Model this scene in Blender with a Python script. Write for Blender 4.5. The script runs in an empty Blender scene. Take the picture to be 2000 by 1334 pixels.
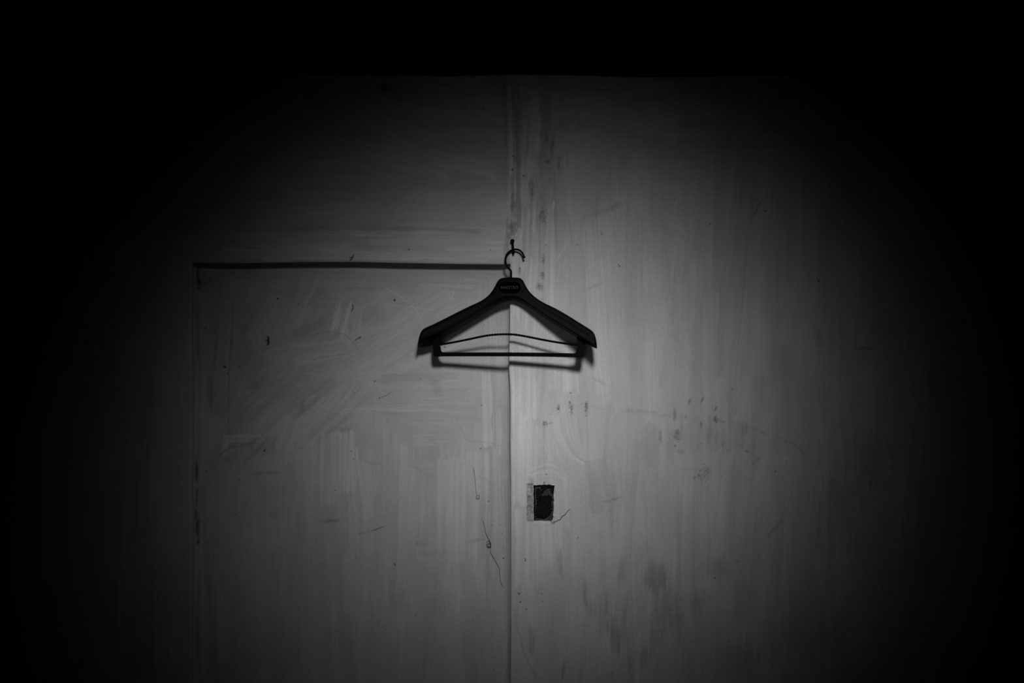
import bpy, bmesh, math
import numpy as np
from mathutils import Vector

# ------------------------------------------------------------------ camera, light, exposure
scene = bpy.context.scene
COL = scene.collection
F_PX = 1944.4            # focal length in pixels of a 2000 px wide frame (35 mm lens)
S = 830.0                # pixels per metre on the wall plane
D = F_PX / S             # camera to wall
ZC = 1.55                # camera height

cam_d = bpy.data.cameras.new('camera')
cam_d.lens = 35.0
cam_d.sensor_width = 36.0
cam = bpy.data.objects.new('camera', cam_d)
COL.objects.link(cam)
cam.location = (0, -D, ZC)
cam.rotation_euler = (math.pi / 2, 0, 0)
scene.camera = cam

world = bpy.data.worlds.new('world')
scene.world = world
world.use_nodes = True
world.node_tree.nodes['Background'].inputs[0].default_value = (0, 0, 0, 1)
world.node_tree.nodes['Background'].inputs[1].default_value = 0.0

vs = scene.view_settings
vs.view_transform = 'Standard'
vs.look = 'None'
vs.gamma = 1.0
vs.use_curve_mapping = False
vs.exposure = 0.0


def wall_point(px, py, t=0.0):
    """Point seen at (px, py), t metres in front of the wall plane (y = 0)."""
    k = (D - t) / F_PX
    return Vector(((px - 1000.0) * k, -t, ZC - (py - 667.0) * k))


def spot(name, loc, aim, power, sx, sy, radius):
    """Spot lamp with a soft bell-shaped beam (sx, sy = tangents of its spread sideways and up)."""
    ld = bpy.data.lights.new(name, 'SPOT')
    ld.energy = power
    ld.spot_size = math.radians(150)
    ld.spot_blend = 0.2
    ld.shadow_soft_size = radius
    ld.use_nodes = True
    nt = ld.node_tree
    N, L = nt.nodes, nt.links
    em = next(n for n in N if n.type == 'EMISSION')
    tc = N.new('ShaderNodeTexCoord')
    sp = N.new('ShaderNodeSeparateXYZ')
    L.new(tc.outputs['Normal'], sp.inputs[0])

    def m(op, a, b=None):
        n = N.new('ShaderNodeMath'); n.operation = op
        for i, v in enumerate((a, b)):
            if v is None: continue
            if isinstance(v, (int, float)): n.inputs[i].default_value = v
            else: L.new(v, n.inputs[i])
        return n.outputs[0]
    z = m('MAXIMUM', m('ABSOLUTE', sp.outputs[2]), 1e-3)
    qx = m('POWER', m('ABSOLUTE', m('DIVIDE', sp.outputs[0], z)), 2.0)
    qy = m('POWER', m('ABSOLUTE', m('DIVIDE', sp.outputs[1], z)), 2.0)
    g = m('EXPONENT', m('ADD', m('MULTIPLY', qx, -0.5 / sx ** 2), m('MULTIPLY', qy, -0.5 / sy ** 2)))
    L.new(g, em.inputs['Strength'])
    o = bpy.data.objects.new(name, ld)
    COL.objects.link(o)
    o.location = loc
    o.rotation_euler = (Vector(aim) - Vector(loc)).to_track_quat('-Z', 'Y').to_euler()
    return o


spot('key_lamp', (0.21, -1.9, 2.66), wall_point(1027, 812), 144.0, 0.1375, 0.103, 0.19)
spot('added_fill', (-0.25, -2.2, 1.35), wall_point(1020, 815), 11.0, 0.128, 0.106, 0.45)  # added soft fill that lifts the shadows, in place of ambient light

# ------------------------------------------------------------------ helpers
rng = np.random.RandomState(7)
TAB = rng.rand(512, 512)


def vnoise(x, y, seed=0):
    x = np.asarray(x, float) + seed * 37.31
    y = np.asarray(y, float) + seed * 91.77
    xi = np.floor(x).astype(int); yi = np.floor(y).astype(int)
    fx = x - xi; fy = y - yi
    fx = fx * fx * (3 - 2 * fx); fy = fy * fy * (3 - 2 * fy)
    x0 = xi & 511; x1 = (xi + 1) & 511; y0 = yi & 511; y1 = (yi + 1) & 511
    a = TAB[y0, x0] * (1 - fx) + TAB[y0, x1] * fx
    b = TAB[y1, x0] * (1 - fx) + TAB[y1, x1] * fx
    return (a * (1 - fy) + b * fy) * 2 - 1


def sstep(a, b, x):
    t = np.clip((x - a) / (b - a), 0, 1)
    return t * t * (3 - 2 * t)


def interp(pts, x):
    p = np.array(pts, float)
    return np.interp(x, p[:, 0], p[:, 1])


def smooth_curve(pts, n):
    """Catmull-Rom through pts, n samples evenly spaced by arc length."""
    P = np.array(pts, float)
    P = np.vstack([2 * P[0] - P[1], P, 2 * P[-1] - P[-2]])
    out = []
    for i in range(1, len(P) - 2):
        t = np.linspace(0, 1, 24, endpoint=False)[:, None]
        a, b, c, d = P[i - 1], P[i], P[i + 1], P[i + 2]
        out.append(0.5 * (2 * b + (c - a) * t + (2 * a - 5 * b + 4 * c - d) * t ** 2 + (3 * b - a - 3 * c + d) * t ** 3))
    out = np.vstack(out + [P[-2][None]])
    s = np.concatenate([[0], np.cumsum(np.linalg.norm(np.diff(out, axis=0), axis=1))])
    q = np.linspace(0, s[-1], n)
    return np.stack([np.interp(q, s, out[:, k]) for k in range(out.shape[1])], 1)


def mesh_obj(name, verts, faces, mat, parent=None, smooth=True):
    me = bpy.data.meshes.new(name)
    org = parent.matrix_world.translation if parent is not None else Vector((0, 0, 0))
    if parent is not None:
        org = Vector((0, 0, 0)); p = parent
        while p is not None:
            org = org + p.location; p = p.parent
    me.from_pydata([tuple(Vector(v) - org) for v in verts], [], [tuple(f) for f in faces])
    bm = bmesh.new(); bm.from_mesh(me)
    bmesh.ops.recalc_face_normals(bm, faces=bm.faces)
    bm.to_mesh(me); bm.free()
    if smooth:
        me.polygons.foreach_set('use_smooth', [True] * len(me.polygons))
    me.materials.append(mat)
    o = bpy.data.objects.new(name, me)
    COL.objects.link(o)
    if parent is not None:
        o.parent = parent
    return o


def thing(name, label, cat, loc):
    o = bpy.data.objects.new(name, None)
    o.empty_display_size = 0.02
    COL.objects.link(o)
    o.location = loc
    o['label'] = label; o['category'] = cat
    return o


def tag(o, label=None, cat=None, kind=None, group=None):
    if label: o['label'] = label
    if cat: o['category'] = cat
    if kind: o['kind'] = kind
    if group: o['group'] = group
    return o


def tube(pts, radii, sides=10, caps=True):
    P = [Vector(p) for p in pts]
    n = len(P)
    if np.isscalar(radii): radii = [radii] * n
    V, Fc = [], []
    up = None
    for i in range(n):
        d = (P[min(i + 1, n - 1)] - P[max(i - 1, 0)]).normalized()
        if up is None:
            up = d.orthogonal().normalized()
        up = (up - d * up.dot(d)).normalized()
        w = d.cross(up)
        for k in range(sides):
            a = 2 * math.pi * k / sides
            V.append(P[i] + (up * math.cos(a) + w * math.sin(a)) * radii[i])
    for i in range(n - 1):
        for k in range(sides):
            k2 = (k + 1) % sides
            Fc.append((i * sides + k, i * sides + k2, (i + 1) * sides + k2, (i + 1) * sides + k))
    if caps:
        Fc.append(tuple(range(sides))[::-1])
        Fc.append(tuple((n - 1) * sides + k for k in range(sides)))
    return V, Fc


def ball(c, r, squash=1.0, seg=14, rings=9):
    V = [Vector(c) + Vector((0, 0, r * squash))]
    Fc = []
    for i in range(1, rings):
        a = math.pi * i / rings
        for k in range(seg):
            b = 2 * math.pi * k / seg
            V.append(Vector(c) + Vector((r * math.sin(a) * math.cos(b), r * math.sin(a) * math.sin(b), r * squash * math.cos(a))))
    V.append(Vector(c) - Vector((0, 0, r * squash)))
    for k in range(seg):
        Fc.append((0, 1 + k, 1 + (k + 1) % seg))
        for i in range(rings - 2):
            a = 1 + i * seg
            Fc.append((a + k, a + seg + k, a + seg + (k + 1) % seg, a + (k + 1) % seg))
        Fc.append((len(V) - 1, 1 + (rings - 2) * seg + (k + 1) % seg, 1 + (rings - 2) * seg + k))
    return V, Fc


def extrude_poly(front, back):
    """Solid between two matching outlines."""
    n = len(front)
    V = list(front) + list(back)
    Fc = [tuple(range(n)), tuple(range(2 * n - 1, n - 1, -1))]
    for i in range(n):
        j = (i + 1) % n
        Fc.append((i, j, n + j, n + i))
    return V, Fc


# ------------------------------------------------------------------ materials
def new_mat(name, col, rough=0.6, spec=0.3, metallic=0.0):
    m = bpy.data.materials.new(name)
    m.use_nodes = True
    b = m.node_tree.nodes['Principled BSDF']
    b.inputs['Base Color'].default_value = (col, col, col, 1)
    b.inputs['Roughness'].default_value = rough
    b.inputs['Specular IOR Level'].default_value = spec
    b.inputs['Metallic'].default_value = metallic
    return m


def noise_into(m, base, amp, scale, detail=6, bump=0.0, bump_scale=None, rough_amp=0.0):
    nt = m.node_tree; N, L = nt.nodes, nt.links
    b = N['Principled BSDF']
    tc = N.new('ShaderNodeTexCoord')
    no = N.new('ShaderNodeTexNoise')
    no.inputs['Scale'].default_value = scale
    no.inputs['Detail'].default_value = detail
    L.new(tc.outputs['Object'], no.inputs['Vector'])
    mr = N.new('ShaderNodeMapRange')
    mr.inputs['From Min'].default_value = 0.25; mr.inputs['From Max'].default_value = 0.75
    mr.inputs['To Min'].default_value = base - amp; mr.inputs['To Max'].default_value = base + amp
    L.new(no.outputs['Fac'], mr.inputs['Value'])
    L.new(mr.outputs[0], b.inputs['Base Color'])
    if bump:
        n2 = N.new('ShaderNodeTexNoise')
        n2.inputs['Scale'].default_value = bump_scale or scale
        n2.inputs['Detail'].default_value = 4
        L.new(tc.outputs['Object'], n2.inputs['Vector'])
        bp = N.new('ShaderNodeBump')
        bp.inputs['Strength'].default_value = bump
        bp.inputs['Distance'].default_value = 0.001
        L.new(n2.outputs['Fac'], bp.inputs['Height'])
        L.new(bp.outputs[0], b.inputs['Normal'])
    return m


def paint_mat(name, albedo, grain=0.11, bristle=0.11):
    """Hand-brushed wall paint: the brushwork is the mesh's own 'paint' attribute, the grain is noise."""
    m = new_mat(name, albedo, 0.62, 0.18)
    nt = m.node_tree; N, L = nt.nodes, nt.links
    b = N['Principled BSDF']
    at = N.new('ShaderNodeAttribute'); at.attribute_name = 'paint'
    tc = N.new('ShaderNodeTexCoord')
    no = N.new('ShaderNodeTexNoise')
    no.inputs['Scale'].default_value = 420; no.inputs['Detail'].default_value = 2
    L.new(tc.outputs['Object'], no.inputs['Vector'])
    mr = N.new('ShaderNodeMapRange')
    mr.inputs['From Min'].default_value = 0.2; mr.inputs['From Max'].default_value = 0.8
    mr.inputs['To Min'].default_value = albedo * (1 - grain); mr.inputs['To Max'].default_value = albedo * (1 + grain)
    L.new(no.outputs['Fac'], mr.inputs['Value'])
    mu = N.new('ShaderNodeMath'); mu.operation = 'MULTIPLY'
    L.new(at.outputs['Fac'], mu.inputs[0]); L.new(mr.outputs[0], mu.inputs[1])
    # bristle lines: noise drawn out along the direction the brush moved
    ba = N.new('ShaderNodeAttribute'); ba.attribute_name = 'brush_angle'
    sx = N.new('ShaderNodeSeparateXYZ'); L.new(tc.outputs['Object'], sx.inputs[0])

    def mm(op, p, q=None):
        n = N.new('ShaderNodeMath'); n.operation = op
        for i, v in enumerate((p, q)):
            if v is None: continue
            if isinstance(v, (int, float)): n.inputs[i].default_value = v
            else: L.new(v, n.inputs[i])
        return n.outputs[0]
    ca, sa = mm('COSINE', ba.outputs['Fac']), mm('SINE', ba.outputs['Fac'])
    x, z = sx.outputs[0], sx.outputs[2]
    along = mm('ADD', mm('MULTIPLY', x, ca), mm('MULTIPLY', z, sa))
    across = mm('SUBTRACT', mm('MULTIPLY', x, sa), mm('MULTIPLY', z, ca))
    cx = N.new('ShaderNodeCombineXYZ')
    nw = N.new('ShaderNodeTexNoise'); nw.inputs['Scale'].default_value = 9.0; nw.inputs['Detail'].default_value = 2
    L.new(tc.outputs['Object'], nw.inputs['Vector'])          # the hand wavers
    across = mm('ADD', across, mm('MULTIPLY', nw.outputs['Fac'], 0.035))
    L.new(mm('MULTIPLY', across, 360.0), cx.inputs[0]); L.new(mm('MULTIPLY', along, 9.0), cx.inputs[1])
    L.new(mm('MULTIPLY', ba.outputs['Fac'], 9.0), cx.inputs[2])
    n2 = N.new('ShaderNodeTexNoise'); n2.inputs['Scale'].default_value = 1.0; n2.inputs['Detail'].default_value = 3
    n2.inputs['Roughness'].default_value = 0.65
    L.new(cx.outputs[0], n2.inputs['Vector'])
    m2 = N.new('ShaderNodeMapRange')
    m2.inputs['From Min'].default_value = 0.25; m2.inputs['From Max'].default_value = 0.75
    m2.inputs['To Min'].default_value = 1 - bristle; m2.inputs['To Max'].default_value = 1 + bristle
    L.new(n2.outputs['Fac'], m2.inputs['Value'])
    n3 = N.new('ShaderNodeTexNoise'); n3.inputs['Scale'].default_value = 14.0; n3.inputs['Detail'].default_value = 3
    L.new(tc.outputs['Object'], n3.inputs['Vector'])          # dry and loaded patches of the brush
    m3 = N.new('ShaderNodeMapRange')
    m3.inputs['From Min'].default_value = 0.36; m3.inputs['From Max'].default_value = 0.68
    m3.inputs['To Min'].default_value = 0.12; m3.inputs['To Max'].default_value = 1.0
    L.new(n3.outputs['Fac'], m3.inputs['Value'])
    br = mm('ADD', 1.0, mm('MULTIPLY', mm('SUBTRACT', m2.outputs[0], 1.0), m3.outputs[0]))
    L.new(mm('MULTIPLY', mu.outputs[0], br), b.inputs['Base Color'])
    bp = N.new('ShaderNodeBump'); bp.inputs['Strength'].default_value = 0.5; bp.inputs['Distance'].default_value = 0.00025
    L.new(n2.outputs['Fac'], bp.inputs['Height']); L.new(bp.outputs[0], b.inputs['Normal'])
    return m


M_WALL = paint_mat('brushed_white_paint', 0.60)
M_BAND = noise_into(new_mat('black_band_paint', 0.02, 0.8, 0.05), 0.035, 0.012, 14, bump=0.3, bump_scale=120)
M_DARK = noise_into(new_mat('dark_room_surface', 0.03, 0.9, 0.05), 0.03, 0.01, 6)
M_PLASTIC = noise_into(new_mat('matt_black_plastic', 0.012, 0.42, 0.035), 0.0040, 0.0008, 60, bump=0.25, bump_scale=1500)
M_BAR = noise_into(new_mat('satin_black_plastic', 0.004, 0.5, 0.03), 0.003, 0.001, 60)
M_PLATE = noise_into(new_mat('smooth_black_plate', 0.001, 0.3, 0.01), 0.0006, 0.0002, 80)
M_LETTER = noise_into(new_mat('glinting_silver_lettering', 0.10, 0.45, 0.3, 0.3), 0.035, 0.05, 260)  # uneven tone puts the metal's glints into the letter colour
M_WIRE = noise_into(new_mat('black_steel_wire', 0.006, 0.4, 0.05, 0.0), 0.003, 0.001, 90)
M_NAIL = noise_into(new_mat('blackened_nail_steel', 0.006, 0.6, 0.04, 0.0), 0.003, 0.001, 200)
M_PLASTER = noise_into(new_mat('bare_rough_plaster', 0.4, 0.9, 0.1), 0.36, 0.12, 320, bump=0.9, bump_scale=420)
M_STEEL = noise_into(new_mat('dull_tarnished_steel', 0.1, 0.7, 0.1, 0.0), 0.052, 0.024, 160, bump=0.5, bump_scale=300)
M_RUST = noise_into(new_mat('black_flaking_rust', 0.01, 0.8, 0.15), 0.007, 0.016, 640, bump=1.0, bump_scale=600)  # pale specks in the rust colour imitate glints on the crust
M_HAIR = noise_into(new_mat('dark_hair', 0.05, 0.6, 0.2), 0.06, 0.02, 300)
M_CHIP = noise_into(new_mat('white_paint_flake', 0.6, 0.7, 0.15), 0.62, 0.05, 300)
M_FLECK = noise_into(new_mat('grey_paint_smear', 0.15, 0.8, 0.05), 0.12, 0.07, 500)

# ------------------------------------------------------------------ painted surfaces
STEP = 1.3
STREAK, SHADE = 2.4, 1.45      # overall strength of bristle marks and of stroke-to-stroke shade


class Canvas:
    """A rectangle of wall: grid lines xs, ys (1 unit = 1/830 m), paint shade, relief (metres)."""
    def __init__(self, xs, ys, base=1.0):
        self.xs, self.ys = xs, ys
        self.X, self.Y = np.meshgrid(xs, ys)
        self.c = np.full(self.X.shape, base, float)
        self.h = np.zeros(self.X.shape)
        self.a = np.full(self.X.shape, math.pi / 2)
        self.hole = np.zeros((len(ys) - 1, len(xs) - 1), bool)

    def block(self, x0, x1, y0, y1):
        i0, i1 = np.searchsorted(self.xs, [x0, x1]); j0, j1 = np.searchsorted(self.ys, [y0, y1])
        return slice(j0, j1), slice(i0, i1)

    def stroke(self, cx, cy, length, width, ang, bend=0.0, delta=0.0, streak=0.05, op=0.9, fine=2.6, seed=None, clip=None, soft=2.5, ragged=14):
        """One brush mark centred at (cx, cy); ang in degrees, 0 = sideways, 90 = upright; shade = 1 + delta."""
        if seed is None: seed = rng.randint(1, 400)
        streak *= STREAK; delta *= SHADE
        r = length / 2 + width + abs(bend) * length * length / 4
        sl = self.block(cx - r, cx + r, cy - r, cy + r)
        X, Y = self.X[sl], self.Y[sl]
        if X.size == 0: return
        a = math.radians(ang)
        u = (X - cx) * math.cos(a) - (Y - cy) * math.sin(a)
        v = (X - cx) * math.sin(a) + (Y - cy) * math.cos(a)
        v = v - bend * u * u
        b1 = vnoise(v / fine, u / 130.0, seed)
        b2 = vnoise(v / (fine * 3.3), u / 190.0, seed + 11)
        b3 = vnoise(v / 11.0, u / 300.0, seed + 23)
        s = 0.55 * b1 + 0.45 * b2
        me = 1 - sstep(width / 2 - soft, width / 2, np.abs(v) + 2.0 * vnoise(u / 25.0, v / 40.0, seed + 3))
        e = length / 2 + ragged * s
        ml = 1 - sstep(e - 2.0 - ragged * 0.4, e, np.abs(u))
        m = me * ml * op
        # brush dries out towards its end
        m = m * (1 - 0.45 * sstep(0.0, length / 2, u) * sstep(-0.2, 0.5, -s))
        if clip is not None:
            m = m * ((X > clip[0]) & (X < clip[1]) & (Y > clip[2]) & (Y < clip[3]))
        sa = self.a[sl]; sa[m > 0.35] = a
        tgt = (self.base(X, Y) + delta) * (1 + streak * (s + 0.5 * b3))
        self.c[sl] = self.c[sl] * (1 - m) + tgt * m
        self.h[sl] = self.h[sl] * (1 - m) + (s * 0.00009 * (streak / 0.10) + 0.00005 * me) * m

    def base(self, X, Y):
        return 1.0

    def smudge(self, cx, cy, rx, ry, ang=0, amt=0.2, freq=0.12, seed=None, streaky=0.0):
        if seed is None: seed = rng.randint(1, 400)
        r = max(rx, ry) * 1.6
        sl = self.block(cx - r, cx + r, cy - r, cy + r)
        X, Y = self.X[sl], self.Y[sl]
        if X.size == 0: return
        a = math.radians(ang)
        u = (X - cx) * math.cos(a) - (Y - cy) * math.sin(a)
        v = (X - cx) * math.sin(a) + (Y - cy) * math.cos(a)
        d = np.sqrt((u / rx) ** 2 + (v / ry) ** 2)
        n = vnoise(X * freq, Y * freq, seed) * 0.6 + vnoise(X * freq * 2.7, Y * freq * 2.7, seed + 5) * 0.4
        if streaky:
            n = n * (1 - streaky) + streaky * vnoise(X / 3.2, Y / 40.0, seed + 9)
        m = (1 - sstep(0.25, 1.0, d + 0.5 * n))
        self.c[sl] *= 1 - amt * m

    def line(self, pts, w, amt, dent=0.0, rough=0.6, n=120, taper=True):
        P = smooth_curve(pts, n)
        seed = rng.randint(1, 400)
        x0, y0 = P.min(0) - 3 * w - 3; x1, y1 = P.max(0) + 3 * w + 3
        sl = self.block(x0, x1, y0, y1)
        X, Y = self.X[sl], self.Y[sl]
        if X.size == 0: return
        X = X + rough * vnoise(X / 6, Y / 6, seed); Y = Y + rough * vnoise(X / 6, Y / 6, seed + 4)
        best = np.full(X.shape, 1e9); tt = np.zeros(X.shape)
        for k in range(n):
            dd = (X - P[k, 0]) ** 2 + (Y - P[k, 1]) ** 2
            u = dd < best
            best[u] = dd[u]; tt[u] = k / (n - 1)
        ww = w * (np.sin(np.pi * np.clip(tt, 0.03, 0.97)) ** 0.4 if taper else 1.0)
        m = 1 - sstep(ww * 0.4, ww + 0.9, np.sqrt(best))
        self.c[sl] *= 1 - amt * m
        self.h[sl] -= dent * m

    def speck(self, cx, cy, r=1.6, amt=0.85, dent=0.0006):
        sl = self.block(cx - r - 3, cx + r + 3, cy - r - 3, cy + r + 3)
        X, Y = self.X[sl], self.Y[sl]
        m = 1 - sstep(r * 0.5, r + 0.7, np.hypot(X - cx, Y - cy))
        self.c[sl] *= 1 - amt * m
        self.h[sl] -= dent * m

    def speckle(self, cx, cy, rx, ry, n, r=0.9, amt=0.5):
        for k in range(n):
            a = rng.rand() * 6.283; q = math.sqrt(rng.rand())
            self.speck(cx + rx * q * math.cos(a), cy + ry * q * math.sin(a), r * (0.6 + 0.7 * rng.rand()), amt * (0.5 + 0.5 * rng.rand()), 0.0002)


def grid_mesh(name, cv, PX, PY, T, mat, parent=None, extra=None):
    """Mesh from a canvas; PX, PY are the (warped) wall coordinates and T the height above the wall plane."""
    ny, nx = PX.shape
    co = np.empty((ny * nx, 3))
    co[:, 0] = ((PX - 1000) / S).ravel()
    co[:, 1] = (-T).ravel()
    co[:, 2] = (ZC - (PY - 667) / S).ravel()
    idx = np.arange(ny * nx).reshape(ny, nx)
    q = np.stack([idx[1:, :-1], idx[1:, 1:], idx[:-1, 1:], idx[:-1, :-1]], -1)[~cv.hole]
    pc = cv.c.ravel(); pa = cv.a.ravel()
    if extra is not None:
        ev, ef, ep = extra
        q = np.vstack([q, np.array(ef, int) + len(co)])
        co = np.vstack([co, ev]); pc = np.concatenate([pc, ep]); pa = np.concatenate([pa, np.full(len(ep), math.pi / 2)])
    used = np.zeros(len(co), bool); used[q.ravel()] = True
    remap = np.cumsum(used) - 1
    co = co[used]; pc = pc[used]; pa = pa[used]; q = remap[q]
    me = bpy.data.meshes.new(name)
    me.vertices.add(len(co)); me.vertices.foreach_set('co', co.astype(np.float32).ravel())
    me.loops.add(len(q) * 4); me.loops.foreach_set('vertex_index', q.astype(np.int32).ravel())
    me.polygons.add(len(q))
    me.polygons.foreach_set('loop_start', np.arange(0, len(q) * 4, 4, dtype=np.int32))
    me.polygons.foreach_set('use_smooth', np.ones(len(q), bool))
    at = me.attributes.new('paint', 'FLOAT', 'POINT')
    at.data.foreach_set('value', np.clip(pc, 0.01, 1.6).astype(np.float32))
    at = me.attributes.new('brush_angle', 'FLOAT', 'POINT')
    at.data.foreach_set('value', pa.astype(np.float32))
    me.update(calc_edges=True)
    me.materials.append(mat)
    o = bpy.data.objects.new(name, me)
    COL.objects.link(o)
    if parent is not None: o.parent = parent
    return o


def axis(breaks):
    """breaks: [(value, step to the next)] -> grid lines that hit every break."""
    out = []
    for (a, st), (b, _) in zip(breaks[:-1], breaks[1:]):
        n = max(1, int(math.ceil((b - a) / st)))
        out.append(np.linspace(a, b, n, endpoint=False))
    out.append(np.array([breaks[-1][0]]))
    return np.concatenate(out)


RX0, RX1, RY = 374.0, 996.0, 513.0            # recess: left edge, right edge, top edge
REC = 0.026                                    # recess depth
HX0, HX1, HY0, HY1 = 1042.0, 1081.5, 948.0, 1018.0   # lock hole
BANDY = 149.0                                  # lower edge of the black band
FLOOR_PY = 667 + ZC * S
CEIL_PY = 667 - (2.95 - ZC) * S
st = STEP


def edge_top(x):   # recess top edge, slightly wavy
    return interp([(374, 0), (480, 0.4), (600, -1.4), (700, -1.6), (800, 0.6), (900, 2.4), (985, 3.0), (996, 2.5)], x)


def edge_right(y):
    return interp([(513, 1.0), (560, 0.6), (620, 0.2), (690, -1.2), (720, -1.6), (760, 0.6), (800, 1.2), (860, 0.6), (950, 2.0), (1060, 2.2), (1200, 2.0), (1334, 1.2), (2000, 1)], y)


def edge_left(y):
    return interp([(513, 0), (640, -1), (700, 0.0), (900, 0.5), (960, -1.5), (1000, 0.5), (1334, -1.0), (2000, -1)], y)


def band_wave(x):
    return interp([(-2000, -3), (0, -4), (300, 0), (600, -1), (700, -3), (800, -1.5), (860, 0.0), (930, -1.5), (1010, -3.2), (1060, -2), (1140, -1.5), (1200, 0.8), (1280, 2.5), (1360, 1.5), (1440, 0), (1700, -1), (2000, -2), (4000, -2)], x)


# --- front of the wall
fx = axis([(-1500, 60), (-60, 8), (220, 3), (RX0 - 6, 1), (RX0, 2.2), (RX0 + 10, 1.9), (560, st), (RX1, st), (HX0, 1.0), (HX1, 0.9), (1116, st), (1640, 2.4), (1840, 6), (2080, 60), (3500, 60)])
fy = axis([(BANDY, st), (RY, st), (HY0, 1.1), (HY1, st), (1340, 30), (FLOOR_PY, 30)])


class Front(Canvas):
    def base(self, X, Y):
        left = (1 - sstep(985, 1004, X)) * (1 - sstep(RY, RY + 2, Y) * (1 - (X < RX0 + 2)))
        return 1.0 - 0.18 * left


fr = Front(fx, fy)
fr.c[:] = fr.base(fr.X, fr.Y)
fr.c *= 1 + 0.05 * vnoise(fr.X / 90, fr.Y / 90, 3)

R = lambda a, b: a + (b - a) * rng.rand()
# dark left margin, brushed upright
for k in range(60):
    fr.stroke(R(-60, 372), R(200, 1400), R(200, 500), R(25, 60), R(85, 95), R(-1, 1) * 4e-5, R(-.05, .05), 0.05)
# upper left, brushed sideways in long shallow arcs
for k in range(150):
    fr.stroke(R(330, 985), R(165, 500), R(180, 430), R(22, 60), R(-9, 7), R(-1, 1) * 1.6e-4, R(-.06, .05), R(.025, .06), R(.6, .95), clip=(-100, 1004, 0, 2000))
for k in range(16):
    fr.stroke(R(420, 960), R(165, 440), R(120, 260), R(18, 40), R(-35, 30), R(-1, 1) * 5e-4, R(-.04, .06), 0.05, 0.7, clip=(-100, 1004, 0, 2000))
# pale strokes above the recess
for (x, y, l, w, d) in [(700, 463, 330, 26, .04), (850, 480, 270, 34, .08), (560, 490, 260, 30, .07), (790, 500, 330, 20, .10), (900, 455, 190, 22, .05), (660, 503, 300, 16, .08), (930, 492, 110, 30, .06)]:
    fr.stroke(x, y, l, w, R(-2, 2), R(-1, 1) * 6e-5, d, 0.07, 0.85, clip=(-100, 1004, 0, 2000))
fr.stroke(700, 446, 480, 9, 0, 1.0e-4, -0.16, 0.05, 0.6, clip=(-100, 1000, 0, 2000))
fr.stroke(790, 461, 260, 3, -1, 0, 0.12, 0.05, 0.7)
# right side: top, swept sideways; then long upright strokes
for k in range(60):
    fr.stroke(R(1080, 1800), R(160, 330), R(200, 420), R(24, 60), R(-2, 14), R(-1, 1) * 1.2e-4, R(-.05, .05), R(.03, .06), R(.5, .9), clip=(1002, 3000, 0, 2000))
for k in range(330):
    x = R(1004, 1820)
    fr.stroke(x, R(360, 1400), R(170, 460), R(18, 55), R(84, 94) - (x - 1300) * 0.004, R(-1, 1) * 1.0e-4, R(-.055, .055), R(.025, .06), R(.5, .95), clip=(998, 3000, 300, 2000))
# streaky seam above the hanger
for k in range(60):
    x = R(992, 1075)
    fr.stroke(x, R(200, 560), R(90, 260), R(8, 26), R(84, 93), R(-1, 1) * 2e-4, R(-.16, .09), R(.07, .13), R(.5, .9), fine=2.1)
fr.stroke(1012, 330, 250, 12, 91, 0, -.26, .12, .7, fine=1.8)
fr.stroke(1001, 380, 150, 8, 88, 0, -.28, .12, .8, fine=1.8)
fr.stroke(996, 245, 200, 10, 92, 0, .06, .08, .8, fine=1.8)
for (x, y, rx, ry, a, am) in [(1068, 265, 4, 18, 0, .3), (1079, 285, 5, 36, -10, .34), (1069, 316, 6, 6, 0, .4), (1092, 320, 5, 20, 0, .3), (1108, 315, 4, 22, 0, .2),
                              (1038, 375, 8, 30, 0, .3), (1004, 400, 7, 42, 0, .38), (1001, 450, 12, 28, 0, .42), (1058, 420, 9, 16, 0, .22), (1062, 505, 5, 10, 0, .25), (1059, 538, 5, 12, 0, .34),
                              (1053, 560, 8, 12, 0, .34), (1062, 585, 9, 8, 0, .2), (1014, 530, 3, 14, 0, .4), (1170, 415, 55, 8, 22, .12), (1200, 405, 30, 9, 22, .14), (1160, 560, 26, 4, 24, .16),
                              (1110, 240, 30, 18, 0, .12), (1190, 250, 60, 14, 5, .1), (1120, 175, 70, 12, 4, .14), (1280, 190, 120, 14, 6, .10), (770, 200, 120, 20, 8, .10), (830, 240, 90, 20, -20, .08)]:
    fr.smudge(x, y, rx, ry, a, am, 0.16)
for (x, y, rx, ry, n) in [(1062, 421, 9, 16, 22), (1040, 370, 5, 18, 12), (1062, 505, 4, 9, 8), (1060, 540, 4, 9, 14), (1054, 562, 6, 8, 12), (1066, 588, 9, 7, 10)]:
    fr.speckle(x, y, rx, ry, n)
fr.line([(1085, 510), (1098, 490), (1107, 478), (1112, 470)], 2.0, -0.12)
fr.line([(1110, 415), (1113, 440), (1118, 482)], 1.6, 0.16)
fr.line([(1004, 470), (1016, 440), (1024, 420)], 1.5, -0.14)
fr.line([(1009, 480), (1022, 450), (1027, 425)], 1.5, -0.12)
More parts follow.
